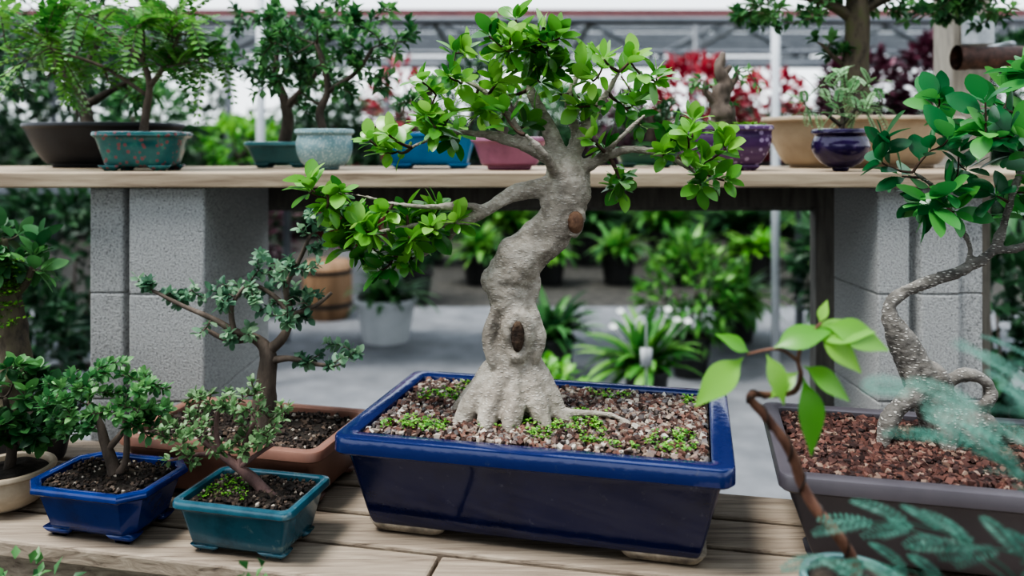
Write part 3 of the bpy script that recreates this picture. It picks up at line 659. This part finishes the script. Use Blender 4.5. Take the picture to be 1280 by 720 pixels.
tube(m,pts,6); m.build("training_wire",M['wire'],gp)
lm=MB()
LV=[((-135,-8,266),(-56,-10,-46),92,.8),((-130,-8,267),(-30,-12,24),52,.5),((-112,-6,270),(26,-20,-56),70,.9),((-105,-6,272),(58,-10,30),84,.45),
    ((-62,0,284),(70,-10,20),92,.8),((-42,-3,303),(68,-8,-16),98,.7),((-48,-3,296),(54,-25,-44),76,.95),((-66,0,244),(-46,-10,-30),52,.9),((-42,0,302),(8,-5,30),32,1),((-64,0,242),(14,-20,-66),104,.35),((-66,0,252),(56,-14,-30),78,.6)]
for p,d,L,vv in LV:
    leaf(lm,V(p)*s+O,V(d),V((R.uniform(-.3,.3),-.8,R.uniform(.4,1))),L*s,L*s*.44,6,.28,vv,.14)
m2=lm.build("foliage",M['leaf_bright'],gp); m2.modifiers.new("s","SUBSURF").render_levels=1
R=random.Random(91)
fp_=thing("potted_fern",(.44,.60,.75),"feathery blue-green fern-leaved plant in a black plastic pot","plant")
pot(fp_,'round',.12,.12,.08,M['blackpl'],lip=.003,taper=.022,foot=.004,lipH=.012,lipw=.006,soil=.012,R=R,feet='ring')
lm=MB(); rm=MB()
b0=V((0,0,.07))
fronds=[(-.19,.02,.085,.55),(-.17,.08,.08,.4),(-.13,-.02,.08,.5),(-.12,.10,.10,.4),(-.07,.04,.11,.4),(-.02,.0,.11,.3),(.0,-.04,.17,.5),(.03,-.05,.15,.45),(.06,.02,.17,.3),
        (-.20,-.04,.055,.5),(.0,.08,.15,.3),(.05,.0,.22,.5),(-.09,-.05,.10,.5),
        (-.20,-.12,.285,1.0),(-.15,-.11,.27,.9),(-.12,-.06,.29,.95),(-.11,.0,.21,.6),(-.07,.04,.19,.45),(-.16,.02,.14,.5),(-.06,-.02,.24,.7),(-.02,.04,.26,.6),(-.03,-.06,.20,.5)]
for fx_,fy_,fz_,bv in fronds:
    t=V((fx_,fy_,fz_)); end=b0+t; mid=b0+V((t.x*.5+.03,t.y*.4,t.z*.8+.04))
    pl=[(b0.lerp(mid,q).lerp(mid.lerp(end,q),q),.0011*(1-.6*q)) for q in [i/8 for i in range(9)]]
    tube(rm,pl,5,cap=False)
    for i in range(5,9):
        p=pl[i][0]; T=(pl[i][0]-pl[i-1][0]).normalized(); S=T.cross(UP).normalized()
        for sg in((1,-1) if i<8 else (0,)):
            if i<8 and R.random()<.3: continue
            d=T*.8+S*sg*1.0+V((0,0,.12))+rv(R)*.2
            spray(lm,p,d,UP+V((0,-.5,0))+rv(R)*.4,.046*R.uniform(.7,1.2),10,.0085,.0036,R,bv,.2,rm,.0005)
ro=rm.build("stalks",M['leaf_fern'],fp_); ro["kind"]="stuff"; o=lm.build("foliage",M['leaf_fern'],fp_); o["kind"]="stuff"

# ------------------------------------------------------------ BACKGROUND PLANTS
def simple_pot(par,r,h,mat,R):
    m=MB(); rings=[]
    for z,rr in((0,r*.72),(.01,r*.73),(h*.86,r*.93),(h*.87,r),(h-.004,r*1.01),(h,r*.99),(h,r*.93),(h*.9,r*.91)):
        rings.append([V((rr*math.cos(t*math.pi/14),rr*math.sin(t*math.pi/14),z)) for t in range(28)])
    loft(m,rings); o=m.build("pot",M[mat],par); bpy_sharp(o)
    m=MB(); m.add([V((r*.915*math.cos(t*math.pi/14),r*.915*math.sin(t*math.pi/14),h*.92)) for t in range(28)],[tuple(range(28))])
    m.build("soil",M['soil'],par)
def strap_plant(loc,r,h,potm,n,LL,Wd,label,seed,leafm='leaf_shelf',group=None,flowers=0,upr=1.0,emin=.35):
    R=random.Random(seed); t=thing("potted_plant",loc,label,"plant",group=group); simple_pot(t,r,h,potm,R)
    m=MB()
    for i in range(n):
        az=R.random()*6.283; L=LL*R.uniform(.6,1.1); el=R.uniform(emin,1.35)*upr; v=R.random()
        p0=V((R.uniform(-1,1)*r*.4,R.uniform(-1,1)*r*.4,h*.9)); d=V((math.cos(az)*math.cos(el),math.sin(az)*math.cos(el),math.sin(el)))
        s=d.cross(UP).normalized(); vs=[];fs=[]; NS=7; p=p0.copy(); dr=R.uniform(.12,.3)
        for k in range(NS+1):
            q=k/NS; w=Wd*(.25+.75*math.sin(math.pi*min(.97,q*.9+.08)))*(1 if k<NS else .1)
            vs+=[p+s*w*.5+UP*w*.12,p,p-s*w*.5+UP*w*.12]
            p=p+d*L/NS; d=(d-UP*dr).normalized()
        for k in range(NS):
            o=k*3; fs+=[(o,o+1,o+4,o+3),(o+1,o+2,o+5,o+4)]
        m.add(vs,fs,v)
    o=m.build("foliage",M[leafm],t); o["kind"]="stuff"
    for i in range(flowers):
        m=MB()
        c=V((R.uniform(-1,1)*LL*.5,R.uniform(-1,1)*LL*.5,h+LL*R.uniform(.5,.75)))
        for k in range(5):
            th=k*1.2566; leaf(m,c,V((math.cos(th),math.sin(th)*.5-.3,.4+math.sin(th)*.4)),V((0,-1,.4)),.022,.018,3,.1,.8)
        tube(m,[(V((0,0,h*.9)),.003),(V((c.x*.6,c.y*.6,c.z*.8)),.003),(c,.002)],5,.2)
        m.build("flower",M['petal'],t)
    return t
def bush(loc,r,h,potm,zone,n,L,Wd,label,seed,leafm,group=None,name="potted_shrub",st=1,stems=5):
    R=random.Random(seed); t=thing(name,loc,label,"plant",group=group); simple_pot(t,r,h,potm,R)
    cx,cy,cz,rx,ry,rz_=zone; m=MB(); sm=MB()
    for i in range(stems):
        e=V((cx+R.uniform(-.6,.6)*rx,cy+R.uniform(-.6,.6)*ry,cz+R.uniform(-.3,.6)*rz_)); b=V((R.uniform(-.3,.3)*r,R.uniform(-.3,.3)*r,h*.9))
        tube(sm,[(b,.010),(b.lerp(e,.5)+V((0,0,.03)),.007),(e,.004)],5)
    for i in range(n):
        v=rv(R); v=v/v.length*(v.length**.45)
        p=V((cx+v.x*rx,cy+v.y*ry,cz+v.z*rz_))
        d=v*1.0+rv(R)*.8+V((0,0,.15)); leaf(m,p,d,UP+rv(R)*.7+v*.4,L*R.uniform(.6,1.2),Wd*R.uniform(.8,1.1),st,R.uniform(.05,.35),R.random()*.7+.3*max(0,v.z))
    so_=sm.build("stems",M['bark_dark'],t); so_["kind"]="stuff"; o=m.build("foliage",M[leafm],t); o["kind"]="stuff"
    return t
for i in range(7):
    x=-.30+i*.64; y=7.4
    strap_plant((x,y,0),.17,.28,'blackpl',110,.36,.06,"leafy green potted plant in a black nursery pot in a row",200+i,'leaf_fresh' if i%3!=1 else 'leaf_bright',"row of green nursery plants")
for i in range(7):
    strap_plant((-.9+i*.85,8.7,0),.19,.36,'blackpl',150,.62,.075,"tall leafy green potted plant in a black nursery pot",230+i,'leaf_fresh' if i%2 else 'leaf_shelf',"row of tall nursery plants",emin=.75)
strap_plant((.22,4.3,0),.12,.24,'blackpl',70,.34,.045,"arching green potted plant on the concrete path",301,'leaf_shelf')
strap_plant((.63,3.75,0),.11,.22,'blackpl',80,.36,.05,"green potted plant with small white flowers",302,'leaf_fresh',flowers=6)
bush((.98,4.4,0),.12,.22,'blackpl',(0,0,.44,.27,.2,.27),620,.09,.034,"full leafy light green potted shrub on the path",303,'leaf_fresh')
strap_plant((1.45,5.2,0),.15,.24,'blackpl',80,.40,.065,"broad-leaved green potted plant on the path",304,'leaf_fresh')
strap_plant((2.2,4.9,0),.15,.24,'blackpl',60,.36,.055,"broad-leaved dark green potted plant near the blocks",305,'leaf_dark')
bush((.12,3.2,0),.10,.16,'blackpl',(0,0,.27,.16,.15,.12),260,.06,.035,"small bright green potted ground plant",306,'leaf_bright')
strap_plant((-.82,5.2,0),.205,.28,'whitepl',70,.32,.05,"trailing dark leafy plant in a white plastic pot",307,'leaf_shelf')
bt=thing("wooden_barrel_planter",(-1.36,5.9,0),"round wooden barrel planter with pale staves","planter")
m=MB(); rings=[]
for z,rr in((0,.15),(.1,.172),(.2,.18),(.32,.175),(.42,.16),(.42,.145),(.36,.145)): rings.append([V(((rr-(.003 if t%3==0 else 0))*math.cos(t*math.pi/18),(rr-(.003 if t%3==0 else 0))*math.sin(t*math.pi/18),z)) for t in range(36)])
loft(m,rings,True,True); m.build("barrel",M['barrel'],bt)
for z in(.09,.33):
    m=MB(); loft(m,[[V((q*math.cos(t*math.pi/18),q*math.sin(t*math.pi/18),z+dz)) for t in range(36)] for dz,q in((0,.176),(.03,.182))],False); m.build("hoop",M['blackpl'],bt)
bush((-1.30,6.6,0),.16,.42,'whitepl',(0,0,.75,.28,.25,.3),300,.11,.04,"pink-leaved shrub in a tall pale pot",308,'leaf_red')
bush((-1.95,6.0,0),.16,.26,'blackpl',(0,0,.62,.28,.3,.34),420,.12,.04,"dark purple-leaved potted shrub",309,'leaf_purple')
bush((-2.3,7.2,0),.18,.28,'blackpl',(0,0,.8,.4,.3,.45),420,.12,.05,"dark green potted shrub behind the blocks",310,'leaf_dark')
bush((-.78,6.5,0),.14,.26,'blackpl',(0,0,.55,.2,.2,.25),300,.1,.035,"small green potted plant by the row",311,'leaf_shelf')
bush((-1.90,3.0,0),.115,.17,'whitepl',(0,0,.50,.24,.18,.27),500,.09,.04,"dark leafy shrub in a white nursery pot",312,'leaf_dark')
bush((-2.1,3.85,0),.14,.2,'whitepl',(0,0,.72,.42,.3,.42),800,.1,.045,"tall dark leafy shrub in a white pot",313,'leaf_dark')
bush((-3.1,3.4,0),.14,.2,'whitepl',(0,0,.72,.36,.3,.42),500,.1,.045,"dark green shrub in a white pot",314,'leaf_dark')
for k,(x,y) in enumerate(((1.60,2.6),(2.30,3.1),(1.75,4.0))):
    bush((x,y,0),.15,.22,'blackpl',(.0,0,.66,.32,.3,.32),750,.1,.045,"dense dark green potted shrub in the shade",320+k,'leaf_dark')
bush((-.575,.90,0),.12,.2,'blackpl',(0,0,.60,.10,.11,.185),620,.022,.010,"feathery green potted shrub on the floor before the bench",330,'leaf_shelf')
bush((-.285,.87,0),.09,.2,'blackpl',(0,0,.65,.035,.05,.15),110,.022,.012,"slender green potted seedling on the floor before the bench",331,'leaf_shelf')

nb=thing("nursery_bench",(0,4.6,0),"long grey metal nursery bench holding coloured plants","bench")
m=MB(); box(m,(-.1,.2,1.02),(7.4,.9,.04)); o=m.build("bench_top",M['greybeam'],nb,smooth=False)
for x in(-3.6,-1.45,1.85,3.4):
    for yy in(-.15,.55):
        m=MB(); box(m,(x,yy,.5),(.04,.04,1.0)); m.build("leg",M['greybeam'],nb,smooth=False)
T=1.04
for k,(x,y,zz,rx,rz_,lm_,lb,n,L) in enumerate([
 (1.05,4.6,.44,.24,.28,'leaf_red',"vivid red-leaved potted plant on a nursery bench",600,.09),
 (1.53,4.75,.40,.20,.26,'leaf_red',"red-leaved potted plant on a nursery bench",420,.09),
 (.60,4.85,.34,.19,.22,'leaf_purple',"dark red foliage plant on a nursery bench",380,.08),
 (2.0,4.6,.44,.22,.32,'leaf_purple',"purple foliage plant on a nursery bench",900,.09),
 (2.52,4.7,.50,.24,.36,'leaf_purple',"dark purple shrub on a nursery bench",1100,.09),
 (3.08,4.8,.50,.26,.38,'leaf_dark',"dark green shrub on a nursery bench",900,.09),
 (.17,4.7,.36,.19,.24,'leaf_shelf',"green foliage plant on a nursery bench",500,.08),
 (-.27,4.8,.46,.19,.34,'leaf_dark',"dark green plant on a nursery bench",600,.08),
 (-.68,4.7,.44,.17,.26,'leaf_red',"coral red plant on a nursery bench",260,.08),
 (-1.12,4.7,.40,.20,.30,'leaf_dark',"dark leafy plant on a nursery bench",600,.08),
 (-1.62,4.8,.22,.22,.14,'leaf_bright',"yellow-green fern-like plant on a nursery bench",320,.09),
 (-2.1,4.6,.34,.21,.24,'leaf_shelf',"mid green plant on a nursery bench",460,.09),
 (-2.62,4.8,.6,.23,.42,'leaf_dark',"dark leafy plant on a nursery bench",560,.09),
 (-3.2,4.7,.5,.28,.4,'leaf_dark',"dark green leafy plant on a nursery bench",560,.09)]):
    bush((x,y,T),.1,.13,'blackpl',(0,0,zz,rx,.2,rz_),n,L,L*.42,lb,400+k,lm_,"plants on the nursery bench")

R=random.Random(500)
m=MB()
for i in range(9000):
    x=R.uniform(-9,9); hh=1.85+.35*noise.noise(V((x*.7,0,0)))+ (.9 if x<-4 else 0)
    z=R.uniform(.1,hh); y=11.2+R.uniform(-.4,.5)
    leaf(m,V((x,y,z)),V((R.uniform(-1,1),R.uniform(-1,.2),R.uniform(-.6,1))),V((R.uniform(-.5,.5),-1,.8)),R.uniform(.12,.3),.09,1,.2,R.random())
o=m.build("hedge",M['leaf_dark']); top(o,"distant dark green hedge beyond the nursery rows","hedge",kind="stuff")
m=MB(); box(m,(0,11.9,.8),(19,.5,1.6)); o=m.build("hedge_core",M['leaf_dark'],smooth=False); top(o,"plain dark green core box behind the hedge leaves","wall",kind="structure")  # plain dark box as the hedge's core, behind its leaves

tn=0
def trim(pts,r,mat,label,sq=False):
    global tn
    tn+=1; m=MB(); tube(m,[(V(p),r) for p in pts],4 if sq else 12)
    o=m.build("trim_%d"%tn,M[mat],smooth=not sq); top(o,label,"beam" if sq else "pole",kind="structure")
trim([(-8,7.4,2.46),(8,7.4,2.46)],.085,'redbeam',"dull red painted steel greenhouse beam",True)
trim([(-8,9.6,2.86),(8,9.6,2.86)],.07,'redbeam',"dull red painted steel greenhouse beam",True)
trim([(-8,9.6,2.30),(8,9.6,2.30)],.05,'greybeam',"grey steel greenhouse rail",True)
trim([(-8,6.2,2.24),(8,6.2,2.24)],.026,'greybeam',"thin grey steel greenhouse rail")
trim([(-8,8.4,2.12),(8,8.4,2.12)],.035,'greybeam',"thin grey steel greenhouse rail")
trim([(-8,5.6,1.92),(8,5.6,1.92)],.016,'greybeam',"thin grey steel greenhouse rail")
for x in(-5.5,-3.4,-1.5,.3,2.2,4.2,6.0):
    trim([(x,9.6,0),(x,9.6,2.8)],.045,'greybeam',"grey steel greenhouse post")
trim([(1.40,4.25,0),(1.40,4.25,2.6)],.022,'whitebeam',"white painted steel pole")
trim([(-1.32,4.2,0),(-1.32,4.2,2.6)],.022,'whitebeam',"white painted steel pole")
for i in range(9):
    x=-7+i*1.75
    trim([(x,7.4,2.46),(x+.6,9.6,2.86)],.03,'greybeam',"grey steel truss bar")
    trim([(x,9.6,2.35),(x+.85,9.6,2.8),(x+1.7,9.6,2.35)],.035,'greybeam',"grey steel truss brace")
m=MB()
for i in range(16): box(m,(-5.6,6.0+i*.24,1.95+i*.028),(4.0,.11,.02))
for x in(-7.2,-5.6,-3.9): box(m,(x,7.8,2.13),(.05,3.9,.05),.5,Matrix.Rotation(.116,3,'X'))
for j in range(6): box(m,(0,10.6+j*.9,2.95+j*.02),(22,.09,.09))
for j in range(12): box(m,(-11+j*2,13,2.9),(.07,6,.12))
o=m.build("ceiling",M['greybeam'],smooth=False); top(o,"grey steel greenhouse roof framing with shade slats","roof",kind="structure")
m=MB(); box(m,(0,-2.4,2.7),(9,3.4,.02)); o=m.build("ceiling",M['shade'],smooth=False); top(o,"unseen grey panel added overhead to block light from behind","roof",kind="structure")  # added out-of-view panel, cuts the sky light coming from behind the camera
m=MB(); pts=[]
for i in range(9):
    t=math.pi*i/8; pts.append((V((.02*math.cos(t),0,.02*math.sin(t)+.57)),.004))
pts=[(V((.02,0,.30)),.004)]+pts+[(V((-.02,0,.545)),.004)]
tube(m,pts,8); box(m,(.02,0,.44),(.045,.006,.07))
tube(m,[(V((.02,0,.31)),.004),(V((-.03,0,.0)),.003)],6); tube(m,[(V((.02,0,.31)),.004),(V((.07,0,.0)),.003)],6)
o=m.build("plant_hanger",M['whitepl'],loc=(.50,3.1,0)); top(o,"white plastic plant hanger hook standing on the path","hanger")

# ------------------------------------------------------------ light
w=bpy.data.worlds.new("World"); scene.world=w; w.use_nodes=True; nt=w.node_tree; bg=nt.nodes["Background"]
tc=nt.nodes.new("ShaderNodeTexCoord"); sp_=nt.nodes.new("ShaderNodeSeparateXYZ"); nt.links.new(tc.outputs["Generated"],sp_.inputs[0])
r=ramp(nt,[(0,(.03,.035,.04)),(.49,(.08,.09,.10)),(.51,(.90,.96,1.0)),(1,(.66,.76,.88))])
mr=nt.nodes.new("ShaderNodeMapRange"); mr.inputs[1].default_value=-1; mr.inputs[2].default_value=1
nt.links.new(sp_.outputs["Z"],mr.inputs[0]); nt.links.new(mr.outputs[0],r.inputs[0]); nt.links.new(r.outputs[0],bg.inputs["Color"]); bg.inputs["Strength"].default_value=1.9
sun=bpy.data.lights.new("sun","SUN"); sun.energy=4.2; sun.angle=math.radians(20); sun.color=(1,.985,.95)
so=bpy.data.objects.new("sun",sun); so.rotation_euler=(math.radians(12),math.radians(-22),0); COL.objects.link(so)
try:
    scene.view_settings.look='AgX - High Contrast'
except Exception as e: print(e)

# ------------------------------------------------------------ camera
cam=bpy.data.cameras.new("camera"); cam.sensor_width=36; cam.lens=28.125; cam.shift_y=-175/1280
cam.dof.use_dof=True; cam.dof.focus_distance=1.13; cam.dof.aperture_fstop=2.6
cam.clip_start=.05
co=bpy.data.objects.new("camera",cam); co.location=(0,0,1.25); co.rotation_euler=(math.radians(90),0,0); COL.objects.link(co)
scene.camera=co
